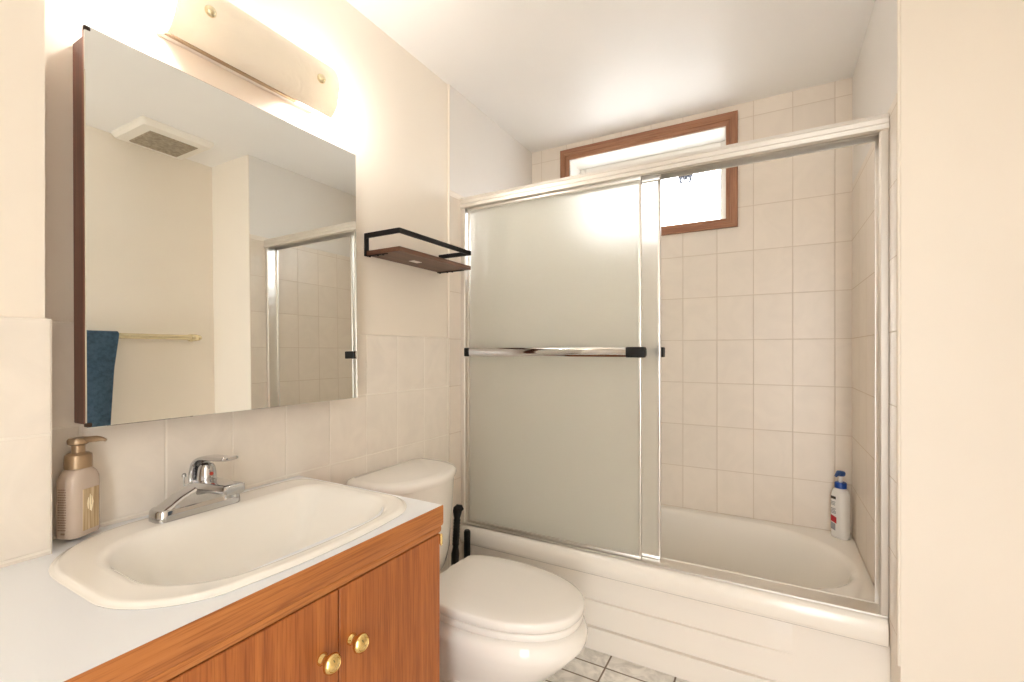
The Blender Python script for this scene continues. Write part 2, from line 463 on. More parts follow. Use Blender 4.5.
# window
win = thing('window_1', 'small wood-framed basement window high above the tub', 'window', (-0.587, YB, WZ0))
win['kind'] = 'structure'
def casing(y0, y1):
    g = win
    # mitred casing boards with a moulded inner bead
    o = (-1.038, -0.136, 1.753, 2.297); i = (WX0, WX1, WZ0, WZ1)
    def board(a, b, c, d, m):
        prof = [(0.0, 0.0), (0.0, 1.0)]
        bm = bmesh.new()
        lay = [(0.0, y1), (0.0, y0 + 0.004), (0.06, y0), (0.62, y0), (0.70, y0 + 0.006), (1.0, y0 + 0.008), (1.0, y1)]
        def line(p, q):
            return [Vector((p[0] + (q[0] - p[0]) * t, y, p[1] + (q[1] - p[1]) * t)) for t, y in lay]
        loft([line(a, d), line(b, c)], bm=bm)
        ob = obj('casing_board', bm, m, g, smooth=30)
    O = [(o[0], o[2]), (o[1], o[2]), (o[1], o[3]), (o[0], o[3])]
    I = [(i[0], i[2]), (i[1], i[2]), (i[1], i[3]), (i[0], i[3])]
    board(O[0], O[1], I[1], I[0], M['window_oak_h'])
    board(O[1], O[2], I[2], I[1], M['window_oak_v'])
    board(O[2], O[3], I[3], I[2], M['window_oak_h'])
    board(O[3], O[0], I[0], I[3], M['window_oak_v'])
casing(YB - 0.016, YB)
bm = bmesh.new()
YW = 2.595
box(bm, WX0 - .03, WX0 + .004, YB + 0.001, YW + .04, WZ0 - .03, WZ1 + .03); box(bm, WX1 - .004, WX1 + .03, YB + 0.001, YW + .04, WZ0 - .03, WZ1 + .03)
box(bm, WX0 + .004, WX1 - .004, YB + 0.001, YW + .04, WZ0 - .03, WZ0 + .004); box(bm, WX0 + .004, WX1 - .004, YB + 0.001, YW + .04, WZ1 - .004, WZ1 + .03)
obj('window_reveal', bm, M['vinyl'], win)
bm = bmesh.new()
a, b_, c, d = WX0 + .004, WX1 - .004, WZ0 + .004, WZ1 - .004
fw = 0.034
box(bm, a, a + fw, YW - .025, YW + .02, c, d, bev=.003); box(bm, b_ - fw, b_, YW - .025, YW + .02, c, d, bev=.003)
box(bm, a + fw, b_ - fw, YW - .025, YW + .02, c, c + fw, bev=.003); box(bm, a + fw, b_ - fw, YW - .025, YW + .02, d - fw, d, bev=.003)
obj('sash', bm, M['vinyl'], win, smooth=35)
obj('pane', B(a + fw - .004, b_ - fw + .004, YW - .006, YW, c + fw - .004, d - fw + .004), M['pane'], win)
bm = bmesh.new()
lx, lz = -0.392, 2.074
box(bm, lx - .036, lx + .036, YW - .04, YW - .004, lz + .006, lz + .02, bev=.003)
tube(spline([(lx - .024, YW - .036, lz + .008), (lx - .026, YW - .04, lz - .012), (lx - .016, YW - .042, lz - .024)], 5), .006, n=8, bm=bm)
tube(spline([(lx + .024, YW - .036, lz + .008), (lx + .026, YW - .04, lz - .012), (lx + .016, YW - .042, lz - .024)], 5), .006, n=8, bm=bm)
box(bm, lx - .010, lx + .010, YW - .046, YW - .03, lz - .008, lz + .01, bev=.003)
M['latch'] = plain('grey_blue_metal', (0.22, 0.25, 0.33), rough=0.35, metal=0.4)
obj('window_latch', bm, M['latch'], win, smooth=40)

# ------------------------------------------------------------------ bathtub
tub = thing('bathtub', 'almond white built-in bathtub with stepped apron behind the shower door', 'bathtub', (-0.46, 2.05, 0))
TX0, TX1, TY1 = -1.2185, 0.297, 2.413
RZ = 0.388
def tub_shell():
    nc, ns = 10, 8
    L = []
    def outer(y0, z, inset=0.0, r=0.004):
        return rrect(TX0 + inset, TX1 - inset, y0, TY1 - inset, r, z, nc, ns)
    L.append(outer(1.716, 0.306)); L.append(outer(1.702, 0.306)); L.append(outer(1.694, 0.312)); L.append(outer(1.690, 0.325))
    L.append(outer(1.690, 0.352)); L.append(outer(1.694, 0.371)); L.append(outer(1.703, 0.382)); L.append(outer(1.716, RZ)); L.append(outer(1.735, RZ + .001))
    bx0, bx1, by0, by1 = -1.09, 0.262, 1.790, 2.362
    rad = (0.33, 0.16, 0.16, 0.24)
    def basin(ins, z, ins_r=0.0):
        return rrect(bx0 + ins, bx1 - ins - ins_r, by0 + ins * .8, by1 - ins * .8, tuple(max(.05, r - ins * .35) for r in rad), z, nc, ns)
    L.append(basin(-0.012, RZ + .001)); L.append(basin(-0.004, RZ - .001)); L.append(basin(0.006, RZ - .008)); L.append(basin(0.014, RZ - .022)); L.append(basin(0.024, RZ - .06))
    L.append(basin(0.04, RZ - .15, .03)); L.append(basin(0.055, RZ - .23, .07)); L.append(basin(0.075, RZ - .28, .11)); L.append(basin(0.11, RZ - .315, .15)); L.append(basin(0.16, RZ - .325, .17))
    return loft(L, cap0=False, cap1=True)
obj('basin', tub_shell(), M['tub'], tub, smooth=50)
# apron: flat skirt with three shallow clapboard steps that stop short of the right end
AX = 0.0
bm = bmesh.new()
box(bm, TX0, 0.3063, 1.728, 1.745, 0.0, 0.309)
def board(z_top, z_bot, proud):
    loops = []
    for x, k in ((TX0, 1), (AX - .10, 1), (AX - .03, .8), (AX + .02, .3), (AX + .06, 0.03)):
        p = proud * k
        loops.append([Vector((x, 1.7278, z_top)), Vector((x, 1.7278 - p, z_top - .0015)), Vector((x, 1.7278 - p - .0005 * k, z_bot + .0015)), Vector((x, 1.7278, z_bot))])
    loft(loops, bm=bm)
board(0.306, 0.2015, .006); board(0.1965, 0.0995, .010); board(0.0945, 0.014, .014)
M['apron'] = plain('apron_enamel', (0.89, 0.84, 0.77), rough=0.4)
obj('apron', bm, M['apron'], tub, smooth=35)

# ------------------------------------------------------------------ shower door set
sh = thing('shower_door_set', 'aluminium framed sliding shower doors with frosted glass standing on the tub rim', 'shower door', (-0.46, 1.735, RZ))
bm = bmesh.new()
prof = [(1.700, 1.808), (1.694, 1.812), (1.694, 1.822), (1.698, 1.824), (1.698, 1.827), (1.695, 1.829), (1.695, 1.839), (1.700, 1.841), (1.700, 1.844), (1.698, 1.846),
        (1.700, 1.857), (1.770, 1.857), (1.774, 1.850), (1.774, 1.806), (1.766, 1.806), (1.766, 1.836), (1.738, 1.836), (1.738, 1.814), (1.734, 1.814), (1.734, 1.836), (1.706, 1.836), (1.706, 1.808)]
prism(prof, 'X', -1.2195, 0.2975, bm=bm)
obj('header_rail', bm, M['aluminium'], sh, smooth=30)
bm = bmesh.new()
prof = [(1.704, RZ + .0015), (1.704, RZ + .007), (1.706, RZ + .008), (1.740, RZ + .0105), (1.766, RZ + .0105), (1.768, RZ + .013), (1.772, RZ + .013), (1.774, RZ + .0015)]
prism(prof, 'X', -1.2195, 0.2975, bm=bm)
obj('sill_track', bm, M['aluminium'], sh, smooth=30)
for x0, x1 in ((-1.2195, -1.198), (0.276, 0.2975)):
    bm = bmesh.new()
    s_ = 1 if x0 < -1 else -1
    xa, xb = (x0, x1) if s_ > 0 else (x1, x0)
    prof = [(xa, 1.703), (xb - s_ * .004, 1.701), (xb, 1.705), (xb, 1.709), (xb - s_ * .012, 1.710), (xb - s_ * .012, 1.766), (xb, 1.767), (xb, 1.772), (xa, 1.773)]
    prism(prof, 'Z', RZ + .010, 1.812, bm=bm)
    obj('jamb', bm, M['aluminium'], sh, smooth=30)

def panel(name, label, x0, x1, y, bar_side, bar_x):
    """sliding panel: frosted glass, stiles and rails, towel bar with black brackets"""
    g = obj(name, B(x0 + .004, x1 - .004, y - .0025, y + .0025, RZ + .022, 1.802), M['frosted'], sh)
    g['label'] = label
    zt, zb = 1.826, RZ + .0145
    for xa, xb in ((x0, x0 + .009), (x1 - .009, x1)):
        obj('stile', B(xa, xb, y - .009, y + .009, zb, zt - .02, bev=.002), M['aluminium'], g, smooth=30)
    for za, zc in ((zb - .003, zb + .009), (zt - .028, zt)):
        obj('rail', B(x0, x1, y - .0095, y + .0095, za, zc, bev=.002), M['aluminium'], g, smooth=30)
    yb = y + bar_side * .045
    zbar = 1.165 - .002
    bx0, bx1 = bar_x
    obj('towel_bar', prism([(yb - .006, zbar - .017), (yb - .009, zbar - .010), (yb - .009, zbar + .012), (yb - .005, zbar + .018), (yb + .004, zbar + .018), (yb + .006, zbar + .012), (yb + .006, zbar - .012), (yb + .003, zbar - .017)], 'X', bx0 + .01, bx1 - .02), M['chrome'], g, smooth=40)
    for k, (xa, xb) in enumerate(((bx0 - .004, bx0 + .02), (bx1 - (.07 if bar_side < 0 else .03), bx1))):
        bm = bmesh.new()
        ya, yc = sorted((yb + bar_side * .013, y + bar_side * .010))
        box(bm, xa, xb, min(yb - .0125, yb + .0125) if bar_side < 0 else ya, max(yb - .0125, yb + .0125) if bar_side > 0 else yb + .0125, zbar - .019, zbar + .019, bev=.004)
        box(bm, xa + .004, xb - .004, ya, yc, zbar - .014, zbar + .014, bev=.002)
        obj('bar_bracket', bm, M['black_plastic'], g, smooth=40)
    return g
panel('sliding_door', 'front frosted sliding panel with the towel bar facing the room', -1.190, -0.417, 1.720, -1, (-1.172, -0.392))
panel('sliding_door', 'rear frosted sliding panel showing past the front one', -1.128, -0.355, 1.753, 1, (-1.11, -0.350))

# ------------------------------------------------------------------ countertop, cabinet, sink, faucet
CT = 0.798
CX = -0.685                                  # front edge of the countertop
ct = thing('countertop', 'white laminate vanity countertop with an oak front edge', 'countertop', (-0.95, 0.3, CT - .03))
bm = bmesh.new()
SX0, SX1, SY0, SY1 = -1.188, -0.742, 0.285, 0.872      # sink outline
outl = [(-1.2205, 0.324), (-1.2205, 0.883), (CX - .002, 0.883), (CX - .002, -0.35), (-1.139, -0.35), (-1.139, 0.324)]
loft([[Vector((x, y, CT - .020)) for x, y in outl], [Vector((x, y, CT)) for x, y in outl]], bm=bm)
cut = bmesh.new()
loft([rrect(SX0 + .02, SX1 - .02, SY0 + .02, SY1 - .02, .15, CT - .1), rrect(SX0 + .02, SX1 - .02, SY0 + .02, SY1 - .02, .15, CT + .1)], bm=cut)
slab = obj('laminate_top', bm, M['laminate'], ct)
cutter = obj('cutter', cut, None, ct)
bpy.context.view_layer.update()
md = slab.modifiers.new('hole', 'BOOLEAN'); md.object = cutter; md.operation = 'DIFFERENCE'; md.solver = 'EXACT'
bpy.context.view_layer.update()
dg = bpy.context.evaluated_depsgraph_get()
nm = bpy.data.meshes.new_from_object(slab.evaluated_get(dg))
slab.modifiers.clear(); slab.data = nm
bpy.data.objects.remove(cutter)
bm = bmesh.new()
prof = [(CX - .018, CT - .0005), (CX - .001, CT - .0005), (CX, CT - .003), (CX, CT - .043), (CX - .003, CT - .049), (CX - .018, CT - .049)]
prism(prof, 'Y', -0.35, 0.884, bm=bm)
obj('front_edge', bm, M['oak_h'], ct, smooth=30)

cab = thing('vanity_cabinet', 'oak vanity cabinet with two brass-knobbed doors under the white countertop', 'cabinet', (-0.95, 0.3, 0))
DX = -0.692                                  # door faces
bm = bmesh.new()
box(bm, -1.139, DX - .022, -0.34, -0.322, 0.0, CT - .021); box(bm, -1.219, DX - .022, 0.865, 0.874, 0.0, CT - .021)
box(bm, -1.139, DX - .06, -0.32, 0.853, 0.09, 0.108); box(bm, DX - .075, DX - .06, -0.32, 0.853, 0.0, 0.09)
box(bm, DX - .04, DX - .022, -0.32, 0.853, 0.70, CT - .021)
box(bm, -1.139, -1.130, -0.32, 0.853, 0.11, 0.6)
obj('carcass', bm, M['oak_v'], cab)
bm = bmesh.new()
prism([(DX - .020, 0.7485), (DX + .004, 0.7485), (DX + .005, 0.744), (DX + .004, 0.738), (DX + .001, 0.733), (DX - .020, 0.733)], 'Y', -0.34, 0.879, bm=bm)
obj('top_moulding', bm, M['oak_h'], cab, smooth=35)
for y0, y1, yk, yh in ((0.0, 0.5825, 0.547, None), (0.585, 0.880, 0.612, 0.880)):
    d = obj('door', B(DX - .019, DX, y0, y1, 0.095, 0.729, bev=.0015, seg=1), M['oak_v'], cab)
    k = lathe([(.011, 0), (.011, .003), (.0075, .006), (.006, .014), (.009, .018), (.0155, .021), (.0178, .025), (.0168, .030), (.0125, .0335), (.0115, .0325), (.0075, .0355), (.0, .037)], (DX, yk, 0.622), 'X', 28)
    obj('knob', k, M['brass'], d, smooth=50)
    if yh:
        bm = bmesh.new()
        tube([(DX + .001, yh + .003, 0.705), (DX + .001, yh + .003, 0.727)], .0036, n=10, bm=bm)
        tube([(DX + .001, yh + .003, 0.699), (DX + .001, yh + .003, 0.705)], [.0015, .0042], n=10, bm=bm)
        box(bm, DX - .014, DX - .001, yh, yh + .002, 0.704, 0.728)
        obj('hinge', bm, M['brass'], d, smooth=40)

sk = thing('sink', 'cream drop-in rectangular sink with rounded ends set in the countertop', 'sink', (-0.967, 0.60, CT - .15))
def sink_bm():
    nc, ns = 12, 8
    L = []
    ro = (.10, .07, .19, .12)
    def o(ins, z): return rrect(SX0 + ins, SX1 - ins, SY0 + ins, SY1 - ins, tuple(max(.02, r - ins) for r in ro), z, nc, ns, bow=.037)
    L += [o(.024, CT - .02), o(.024, CT + .0005), o(.001, CT + .0005), o(0, CT + .002), o(.002, CT + .003), o(.006, CT + .0035), o(.0075, CT + .006), o(.012, CT + .0075), o(.018, CT + .0065)]
    bx0, bx1, by0, by1 = -1.100, -0.778, 0.345, 0.834
    rb = (.09, .05, .13, .11)
    def b(ins, z, e=0): return rrect(bx0 + ins, bx1 - ins, by0 + ins + e, by1 - ins - e, tuple(max(.04, r - ins * .5) for r in rb), z, nc, ns, bow=.034)
    L += [b(-.012, CT + .0060), b(-.005, CT + .0055), b(0.0, CT + .0025), b(.007, CT - .002), b(.016, CT - .03, .004), b(.028, CT - .075, .012), b(.042, CT - .11, .024), b(.065, CT - .132, .045), b(.10, CT - .142, .09), b(.125, CT - .145, .19)]
    return loft(L, cap0=False)
obj('bowl', sink_bm(), M['sink'], sk, smooth=60)
obj('drain', lathe([(.028, CT - .1445), (.028, CT - .142), (.022, CT - .141), (.018, CT - .1425), (.012, CT - .138), (.0, CT - .137)], (-0.945, 0.572, 0), 'Z', 28), M['chrome'], sk, smooth=40)

FZ = CT + .0066
fx, fy = -1.140, 0.567
fa = thing('faucet', 'chrome single-lever faucet standing on the sink ledge', 'faucet', (fx, fy, FZ))
bm = bmesh.new()
loft([rrect(fx - .0285, fx + .0285, fy - .090, fy + .088, .018, FZ, 8, 4), rrect(fx - .0285, fx + .0285, fy - .090, fy + .088, .018, FZ + .003, 8, 4),
      rrect(fx - .0278, fx + .0278, fy - .089, fy + .087, .018, FZ + .020, 8, 4), rrect(fx - .0265, fx + .0265, fy - .086, fy + .084, .017, FZ + .0235, 8, 4), rrect(fx - .020, fx + .020, fy - .07, fy + .07, .012, FZ + .0245, 8, 4)], bm=bm)
obj('base_plate', bm, M['chrome'], fa, smooth=45)
# body: a broad hood whose shoulder ramps up from the end of the plate to the valve and runs forward into the spout
vx, vy = fx + .014, fy + .012
bm = bmesh.new()
loft([rrect(fx - .0265, fx + .0265, fy - .082, fy + .080, .016, FZ + .022, 8, 4), rrect(fx - .0260, fx + .0265, fy - .066, fy + .070, .015, FZ + .031, 8, 4),
      rrect(fx - .0255, fx + .027, fy - .046, fy + .056, .015, FZ + .044, 8, 4), rrect(vx - .036, vx + .020, vy - .034, vy + .038, .015, FZ + .057, 8, 4),
      rrect(vx - .028, vx + .020, vy - .026, vy + .026, .014, FZ + .066, 8, 4), rrect(vx - .020, vx + .017, vy - .018, vy + .018, .012, FZ + .070, 8, 4)], bm=bm)
obj('body', bm, M['chrome'], fa, smooth=40)
sp = [(vx - .012, FZ + .050, .034, .017), (vx + .015, FZ + .055, .030, .0145), (vx + .045, FZ + .059, .026, .0115), (vx + .078, FZ + .061, .0235, .0105), (vx + .104, FZ + .062, .0225, .0115), (vx + .112, FZ + .0618, .0215, .0115), (vx + .115, FZ + .0612, .019, .0095)]
loops = []
for x, z, hw, hh in sp:
    loops.append([Vector((x, vy + hw * math.copysign(abs(math.cos(a)) ** .4, math.cos(a)), z + hh * math.copysign(abs(math.sin(a)) ** .4, math.sin(a)))) for a in [2 * PI * (k + .5) / 20 for k in range(20)]])
obj('spout', loft(loops), M['chrome'], fa, smooth=40)
obj('aerator', lathe([(.0105, -.008), (.0115, -.007), (.0115, .004), (.0, .005)], (vx + .095, vy, FZ + .050), 'Z', 20), M['chrome'], fa, smooth=40)
bm = bmesh.new()
lathe([(.019, .066), (.0195, .072), (.0185, .086), (.0165, .098), (.013, .104), (.0, .107)], (vx, vy, FZ), 'Z', 24, bm=bm)
obj('cartridge_neck', bm, M['chrome'], fa, smooth=45)
obj('indicator', lathe([(.004, 0), (.004, .002), (.0, .003)], (vx + .0185, vy, FZ + .084), 'X', 12), M['red_dot'], fa)
# lever: a strap that arches from behind the valve over the top and forward to a flat paddle
lp = spline([(vx - .034, vy, FZ + .050), (vx - .036, vy, FZ + .078), (vx - .026, vy, FZ + .103), (vx - .004, vy, FZ + .117), (vx + .028, vy, FZ + .121), (vx + .060, vy, FZ + .123), (vx + .088, vy, FZ + .126), (vx + .097, vy, FZ + .127)], 6)
n_ = len(lp)
loops = []
for i, p in enumerate(lp):
    t = (lp[min(i + 1, n_ - 1)] - lp[max(i - 1, 0)]).normalized()
    nr = Vector((-t.z, 0, t.x))
    f = i / (n_ - 1)
    hw = .021 if f < .4 else .021 - .003 * (f - .4) / .6
    if f > .90: hw *= max(.35, math.sqrt(max(0.0, 1 - ((f - .90) / .105) ** 2)))
    th = .0056 - .0014 * f
    loops.append([p + Vector((0, 1, 0)) * (hw * math.copysign(abs(math.cos(a)) ** .6, math.cos(a))) + nr * (th * math.copysign(abs(math.sin(a)) ** .8, math.sin(a))) for a in [2 * PI * k / 16 for k in range(16)]])
obj('lever', loft(loops), M['chrome'], fa, smooth=55)
bm = bmesh.new()
tube([(fx - .022, fy - .018, FZ + .028), (fx - .022, fy - .018, FZ + .078)], .0020, n=10, bm=bm)
lathe([(.0, .069), (.0045, .070), (.005, .074), (.003, .078), (.0, .079)], (fx - .022, fy - .018, FZ + .006), 'Z', 14, bm=bm)
obj('pop_up_rod', bm, M['chrome'], fa, smooth=50)

# ------------------------------------------------------------------ soap bottle on the sink's back corner
sx_, sy_, sz_ = -1.188, 0.374, CT + .0078
so = thing('soap_dispenser', 'beige foaming soap bottle with a bronze pump beside the wall step', 'soap dispenser', (sx_, sy_, sz_))
def rot_loop(lp, c, a):
    ca, sa = math.cos(a), math.sin(a)
    return [Vector((c[0] + (p.x - c[0]) * ca - (p.y - c[1]) * sa, c[1] + (p.x - c[0]) * sa + (p.y - c[1]) * ca, p.z)) for p in lp]
SA = R(0)
def sl(hx, hy, r, z): return rot_loop(rrect(sx_ - hx, sx_ + hx, sy_ - hy, sy_ + hy, r, sz_ + z, 8, 3), (sx_, sy_), SA)
obj('bottle', loft([sl(.019, .026, .013, 0), sl(.0225, .0295, .015, .002), sl(.0235, .0305, .016, .008), sl(.0235, .0305, .016, .100), sl(.0235, .0300, .017, .112), sl(.022, .027, .018, .122), sl(.0195, .0215, .018, .129), sl(.019, .019, .0185, .131)]), M['soap_body'], so, smooth=50)
obj('collar', lathe([(.0185, .131), (.0215, .132), (.0212, .150), (.0205, .157), (.0165, .160), (.0105, .161), (.0105, .178), (.0, .179)], (sx_, sy_, sz_), 'Z', 28), M['soap_gold'], so, smooth=40)
bm = bmesh.new()
lathe([(.012, .176), (.0165, .179), (.017, .186), (.0145, .190), (.0, .191)], (sx_, sy_, sz_), 'Z', 24, bm=bm)
tube(spline([(sx_ + .009, sy_ + .002, sz_ + .185), (sx_ + .026, sy_ + .004, sz_ + .187), (sx_ + .041, sy_ + .006, sz_ + .187), (sx_ + .049, sy_ + .008, sz_ + .184)], 5), [.006] * 8 + [.0055, .005, .0045, .004, .0035, .003, .003, .003], n=10, bm=bm)
obj('pump_head', bm, M['soap_gold'], so, smooth=50)
# printing: a column of small text lines on the narrow side, a gold panel with a flame-like mark on the broad side
bm = bmesh.new()
yy = sy_ - .0307
for i in range(17):
    z = sz_ + .018 + i * .0048
    x = sx_ - .010
    while x < sx_ + .006:
        wd = random.uniform(.0015, .004)
        box(bm, x, min(x + wd, sx_ + .0065), yy - .0001, yy + .0006, z, z + .0021)
        x += wd + .0009
box(bm, sx_ - .004, sx_ + .004, yy - .0001, yy + .0006, sz_ + .010, sz_ + .0135)
obj('back_print', bm, M['soap_text'], so)
def soap_label():
    m, n, l, p = mat('gold_soap_label')
    tc = n.new('ShaderNodeTexCoord')
    mp = n.new('ShaderNodeMapping'); mp.inputs['Scale'].default_value = (1, 150, 4)
    l.new(tc.outputs['Object'], mp.inputs['Vector'])
    t = n.new('ShaderNodeTexNoise'); t.inputs['Scale'].default_value = 1.5; t.inputs['Detail'].default_value = 3
    l.new(mp.outputs[0], t.inputs['Vector'])
    r = n.new('ShaderNodeValToRGB')
    r.color_ramp.elements[0].position = .35; r.color_ramp.elements[0].color = (.40, .27, .13, 1)
    r.color_ramp.elements[1].position = .65; r.color_ramp.elements[1].color = (.66, .52, .34, 1)
    l.new(t.outputs['Fac'], r.inputs['Fac']); l.new(r.outputs['Color'], p.inputs['Base Color'])
    setp(p, rough=.25)
    return m
obj('front_label', B(sx_ + .0230, sx_ + .0241, sy_ - .0145, sy_ + .0185, sz_ + .012, sz_ + .092, bev=.0004, seg=1), soap_label(), so)
bm = bmesh.new()
for dy, z0, z1 in ((-.004, .052, .074), (0.0, .048, .080), (.004, .052, .076), (.002, .046, .06)):
    tube([(sx_ + .0243, sy_ + dy, sz_ + z0), (sx_ + .0245, sy_ + dy * 1.2, sz_ + (z0 + z1) / 2), (sx_ + .0243, sy_ + dy * .8, sz_ + z1)], [.0006, .0016, .0005], n=8, bm=bm)
obj('label_mark', bm, plain('pale_gold_print', (.90, .80, .58), rough=.3), so, smooth=50)
so.rotation_euler = (0, 0, R(27))

# ------------------------------------------------------------------ medicine cabinet with mirror door, hung slightly tilted
mc = thing('mirror_cabinet', 'brown-sided medicine cabinet with a large mirror door above the sink', 'mirror cabinet', (-1.221, 0.69, 1.02))
bm = bmesh.new()
MY0, MY1, MZ0, MZ1 = 0.377, 1.027, 1.0215, 1.785
box(bm, -1.2195, -1.161, MY0, MY1, MZ0, MZ1, bev=.002)
obj('cabinet_body', bm, M['walnut'], mc)
door = bpy.data.objects.new('mirror_door', None)
door.parent = mc; C.objects.link(door)
door.location = Vector((-1.159, MY1 + .004, 0)) - mc.location
dl = obj('door_panel', B(-1.1585, -1.1445, 0.3695, MY1 + .004, MZ0 - .002, MZ1 + .002, bev=.0015), M['walnut_light'], door)
mr = obj('mirror_pane', B(-1.1442, -1.1395, 0.367, MY1 + .006, MZ0 - .003, MZ1 + .003, bev=.0012, seg=1), M['mirror'], door)
M['clip'] = plain('dark_bronze_clip', (.05, .03, .02), rough=.4, metal=.6)
for zz in (MZ0 - .004, MZ1 - .010):
    obj('mirror_clip', B(-1.146, -1.1375, 0.3655, 0.376, zz + .003, zz + .011, bev=.002), M['clip'], door)
door.rotation_euler = (0, 0, R(0.75))
mc.rotation_euler = (0, R(-0.6), 0)

# ------------------------------------------------------------------ vanity light
vl = thing('vanity_light', 'wall lamp over the mirror with a curved white shade held by two brass studs', 'wall lamp', (-1.229, 0.725, 1.92))
bm = bmesh.new()
box(bm, -1.2288, -1.214, 0.52, 0.93, 1.892, 1.99, bev=.003)
obj('back_plate', bm, M['vinyl'], vl, smooth=30)
bm = bmesh.new()
box(bm, -1.2145, -1.160, 0.530, 0.865, 1.8925, 1.8955, bev=.0008)
box(bm, -1.163, -1.160, 0.530, 0.865, 1.8835, 1.8955, bev=.0008)
box(bm, -1.192, -1.188, 0.525, 0.862, 1.8835, 1.8925, bev=.0008)
obj('lower_tray', bm, plain('brushed_bronze', (.42, .33, .23), rough=.35, metal=.8), vl)
def shade():
    prof = []
    for k in range(13):
        a = R(-62 + 124 * k / 12)
        prof.append((-1.186 + .078 * math.cos(a) ** .9, 1.938 + .086 * math.sin(a)))
    t = .004
    outer = prof; inner = [(x - t, z * 1.0 + (1.938 - z) * .03) for x, z in prof][::-1]
    loops = []
    for k in range(15):
        y = 0.510 + (0.938 - 0.510) * k / 14
        e = abs(k - 7) / 7
        loops.append([Vector((x, y, z)) for x, z in outer + inner])
    return loft(loops)
obj('lamp_shade', shade(), M['lamp_shade'], vl, smooth=40)
for y in (0.577, 0.872):
    obj('stud', lathe([(.012, 0), (.0125, .003), (.010, .008), (.006, .011), (.0, .012)], (-1.1087, y, 1.935), 'X', 20), M['pale_brass'], vl, smooth=50)
for y in (0.500, 0.950):
    b = obj('bulb', lathe([(.0, -.026), (.012, -.024), (.021, -.013), (.024, 0), (.021, .013), (.012, .024), (.0, .028)], (-1.150, y, 1.938), 'X', 20), M['bulb'], vl, smooth=60)
    b.visible_shadow = True

# ------------------------------------------------------------------ wall shelf
sf = thing('wall_shelf', 'small dark wooden shelf with a black rail on the wall above the toilet', 'shelf', (-1.229, 1.35, 1.508))
PZ0, PZ1 = 1.500, 1.515
obj('plank', B(-1.2285, -1.072, 1.150, 1.566, PZ0, PZ1, bev=.001, seg=1), M['shelf_wood'], sf)
bm = bmesh.new()
RZ_ = 1.566
def flat(p, q, w, t):
    p, q = Vector(p), Vector(q)
    box(bm, min(p.x, q.x) - t / 2 * (abs(p.x - q.x) < 1e-6), max(p.x, q.x) + t / 2 * (abs(p.x - q.x) < 1e-6), min(p.y, q.y) - t / 2 * (abs(p.y - q.y) < 1e-6), max(p.y, q.y) + t / 2 * (abs(p.y - q.y) < 1e-6), p.z - w / 2, p.z + w / 2, bev=.001, seg=1)
flat((-1.2285, 1.146, RZ_), (-1.070, 1.146, RZ_), .017, .008)
flat((-1.2285, 1.556, RZ_), (-1.070, 1.556, RZ_), .017, .008)
flat((-1.070, 1.1432, RZ_), (-1.070, 1.5588, RZ_), .017, .008)
obj('guard_rail', bm, M['black_metal'], sf)
for y0, y1 in ((1.142, 1.1495), (1.5565, 1.564)):
    bm = bmesh.new()
    box(bm, -1.2288, -1.2245, y0, y1 + .012 if y0 < 1.3 else y1, PZ0 - .004, RZ_ + .006, bev=.0008, seg=1)
    box(bm, -1.2285, -1.135, y0 + .012, y1 + .012, PZ0 - .0035, PZ0 - .0005) if y0 < 1.3 else box(bm, -1.2285, -1.10, y0 - .014, y1 - .008, PZ0 - .0035, PZ0 - .0005)
    for dx in (.012, .05, .075):
        lathe([(.003, -.0065), (.004, -.005), (.004, -.0034), (.0, -.0033)], (-1.2285 + dx, (y0 + y1) / 2 + (.012 if y0 < 1.3 else -.012), PZ0), 'Z', 10, bm=bm)
    obj('bracket', bm, M['black_metal'], sf)
obj('sticker', B(-1.168, -1.142, 1.30, 1.345, PZ0 - .0008, PZ0 - .0001), M['white_sticker'], sf)

# ------------------------------------------------------------------ toilet
TYC = 1.238
tl = thing('toilet', 'white two-piece toilet with closed lid between the vanity and the tub', 'toilet', (-0.85, TYC, 0))
bm = bmesh.new()
def tk(x1, hy, r, z, bow): return rrect(-1.208, x1 - .045, TYC - hy, TYC + hy - .010, (r * .7, .025, .025, r * .7), z, 8, 12, bow=bow + .045)
loft([tk(-1.03, .155, .05, .375, .01), tk(-1.02, .168, .05, .395, .012), tk(-1.012, .178, .05, .45, .016), tk(-1.004, .187, .05, .60, .018), tk(-1.000, .192, .05, .712, .02)], bm=bm)
obj('tank', bm, M['porcelain'], tl, smooth=45)
bm = bmesh.new()
def tld(x1, hy, r, z, bow): return rrect(-1.216, x1 - .055, TYC - hy, TYC + hy - .011, (r * .75, .03, .03, r * .75), z, 10, 14, bow=bow + .052)
loft([tld(-.998, .192, .06, .7125, .026), tld(-.990, .199, .065, .716, .028), tld(-.988, .201, .066, .728, .028), tld(-.990, .199, .065, .738, .028), tld(-.998, .191, .06, .745, .027), tld(-1.02, .17, .05, .747, .02)], bm=bm)
obj('tank_lid', bm, M['porcelain'], tl, smooth=50)
bm = bmesh.new()
N = 56
